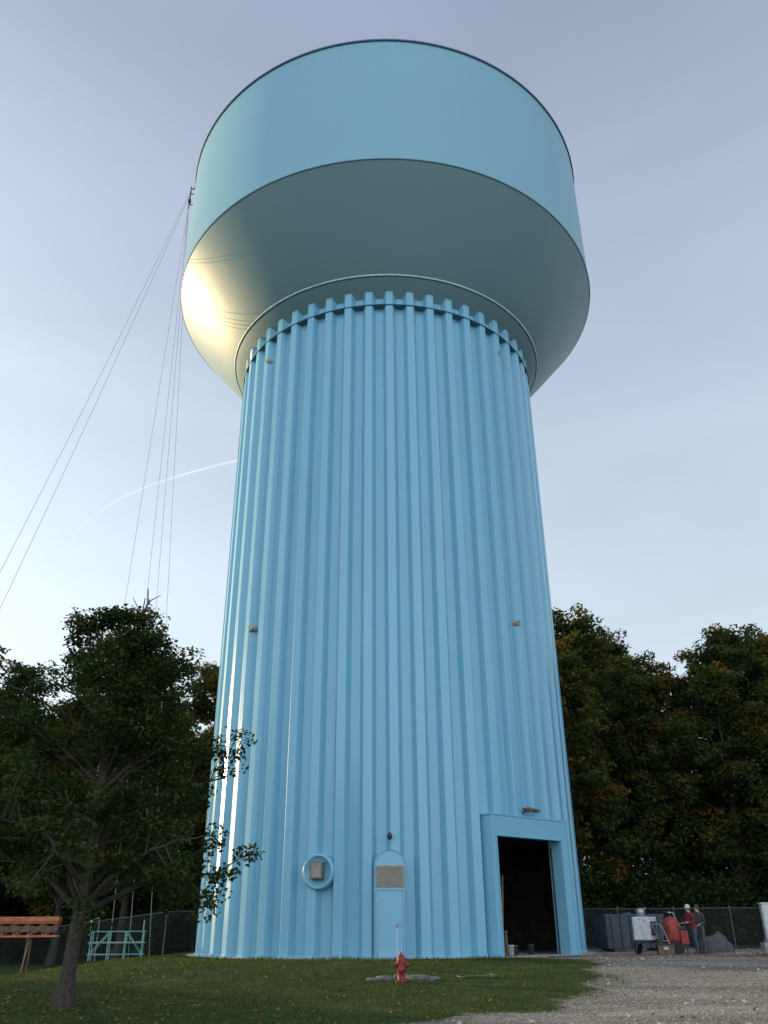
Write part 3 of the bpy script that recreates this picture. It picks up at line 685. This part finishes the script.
def plaid():
    m=bpy.data.materials.new('red_plaid'); m.use_nodes=True; nt=m.node_tree; N=nt.nodes; L=nt.links; b=N['Principled BSDF']; b.inputs['Roughness'].default_value=.9
    tc=N.new('ShaderNodeTexCoord'); ck=N.new('ShaderNodeTexChecker'); ck.inputs['Scale'].default_value=12; ck.inputs[1].default_value=(.24,.03,.03,1); ck.inputs[2].default_value=(.08,.02,.025,1)
    L.new(tc.outputs['Object'],ck.inputs[0]); L.new(ck.outputs[0],b.inputs[0]); return m
skin=mat('skin',(.40,.24,.17),.55); jeans=mat('denim',(.05,.07,.12),.9); boots=mat('boots',(.05,.035,.025),.8); hair=mat('hair',(.05,.03,.02),.8); navy=mat('dark_jacket_cloth',(.06,.055,.06),.9,var=.3); khaki=mat('khaki',(.09,.08,.065),.9)
p1x,p1y=12.35,37.4; p2x,p2y=12.8,37.9
figure('man_in_red_plaid_shirt',(p1x,p1y,float(H(p1x,p1y))),R(-70),[skin,plaid(),jeans,boots,hair],m_white,[((-.27,-.10,1.16),(-.20,-.34,1.12)),((.27,-.12,1.17),(.16,-.36,1.15))],bend=.10,stride=.08)
figure('man_in_dark_jacket',(p2x,p2y,float(H(p2x,p2y))),R(-50),[skin,navy,khaki,boots,hair],None,[((-.26,.03,1.14),(-.25,-.08,.90)),((.26,-.04,1.14),(.14,-.26,1.05))],bend=.03,stride=.06)
# ---------------------------------------------------------------- world and sun
SAZ=R(-60); SEL=R(9)   # azimuth from +Y (negative = left)
w=bpy.data.worlds.new('World'); sc.world=w; w.use_nodes=True; nt=w.node_tree; N=nt.nodes; L=nt.links
bg=N['Background']; bg.inputs[1].default_value=.10
sky=N.new('ShaderNodeTexSky'); sky.sky_type='NISHITA'; sky.sun_disc=False; sky.sun_elevation=SEL; sky.sun_rotation=SAZ; sky.dust_density=1; sky.ozone_density=1.5
tc=N.new('ShaderNodeTexCoord'); sp=N.new('ShaderNodeSeparateXYZ'); L.new(tc.outputs['Generated'],sp.inputs[0])
cr=N.new('ShaderNodeValToRGB'); e=cr.color_ramp.elements
stops=[(0,(.74,.85,.94)),(.35,(.66,.78,.91)),(.66,(.46,.545,.70)),(.83,(.365,.43,.58)),(1,(.32,.38,.53))]
while len(e)<len(stops): e.new(.5)
for i,(p_,c) in enumerate(stops): e[i].position=p_; e[i].color=(*c,1)
L.new(sp.outputs[2],cr.inputs[0])
def vm(op,a,b_=None,s=None):
    n=N.new('ShaderNodeVectorMath'); n.operation=op
    for i,x in enumerate((a,b_)):
        if x is None: continue
        if isinstance(x,tuple): n.inputs[i].default_value=x
        else: L.new(x,n.inputs[i])
    if s is not None:
        if isinstance(s,(int,float)): n.inputs['Scale'].default_value=s
        else: L.new(s,n.inputs['Scale'])
    return n
def mt_(op,a,b_=None,c=None,cl=False):
    n=N.new('ShaderNodeMath'); n.operation=op; n.use_clamp=cl
    for i,x in enumerate((a,b_,c)):
        if x is None: continue
        if isinstance(x,(int,float)): n.inputs[i].default_value=x
        else: L.new(x,n.inputs[i])
    return n.outputs[0]
# glow around the hidden sun, thin cloud veil, brightness added behind the camera to light the tower front
sd=(math.sin(SAZ)*math.cos(SEL),math.cos(SAZ)*math.cos(SEL),math.sin(SEL))
dt=vm('DOT_PRODUCT',tc.outputs['Generated'],sd).outputs['Value']
glow=mt_('POWER',mt_('MAXIMUM',dt,0.0),4.0)
rear_fill=mt_('MAXIMUM',mt_('MULTIPLY_ADD',sp.outputs[1],-1.0,.05),0.0)
mp=N.new('ShaderNodeMapping'); mp.inputs['Scale'].default_value=(1.2,2.0,4.0); mp.inputs['Rotation'].default_value=(.2,.4,.5); L.new(tc.outputs['Generated'],mp.inputs[0])
cn=N.new('ShaderNodeTexNoise'); cn.inputs['Scale'].default_value=1.7; cn.inputs['Detail'].default_value=7; cn.inputs['Roughness'].default_value=.5; cn.inputs['Distortion'].default_value=.4; L.new(mp.outputs[0],cn.inputs[0])
cl=mt_('MULTIPLY_ADD',cn.outputs['Fac'],.36,.83)
k=mt_('ADD',cl,mt_('MULTIPLY',glow,.6)); k=mt_('ADD',k,mt_('MULTIPLY',rear_fill,1.5))
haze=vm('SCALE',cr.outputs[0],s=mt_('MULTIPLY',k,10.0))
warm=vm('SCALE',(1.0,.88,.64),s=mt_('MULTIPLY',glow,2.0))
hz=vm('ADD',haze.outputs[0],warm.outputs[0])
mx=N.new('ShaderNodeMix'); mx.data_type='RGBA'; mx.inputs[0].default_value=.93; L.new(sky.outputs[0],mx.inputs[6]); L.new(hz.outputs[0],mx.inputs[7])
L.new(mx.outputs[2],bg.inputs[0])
sun=bpy.data.lights.new('sun','SUN'); sun.energy=5.0; sun.angle=R(.6); sun.color=(1,.76,.40)
so=bpy.data.objects.new('sun',sun); link(so); so.rotation_euler=Vector(sd).to_track_quat('Z','Y').to_euler()
# ---------------------------------------------------------------- camera
cam=bpy.data.cameras.new('camera'); co=bpy.data.objects.new('camera',cam); link(co); sc.camera=co
cam.sensor_fit='VERTICAL'; cam.sensor_height=24; cam.lens=24*828/1024; cam.clip_end=20000; cam.clip_start=.1
co.matrix_world=Matrix.Translation((0,0,1.6))@Matrix.Rotation(R(116.8),4,'X')@Matrix.Rotation(R(-.38),4,'Z')
sc.view_settings.view_transform='Standard'; sc.view_settings.look='None'; sc.view_settings.exposure=0
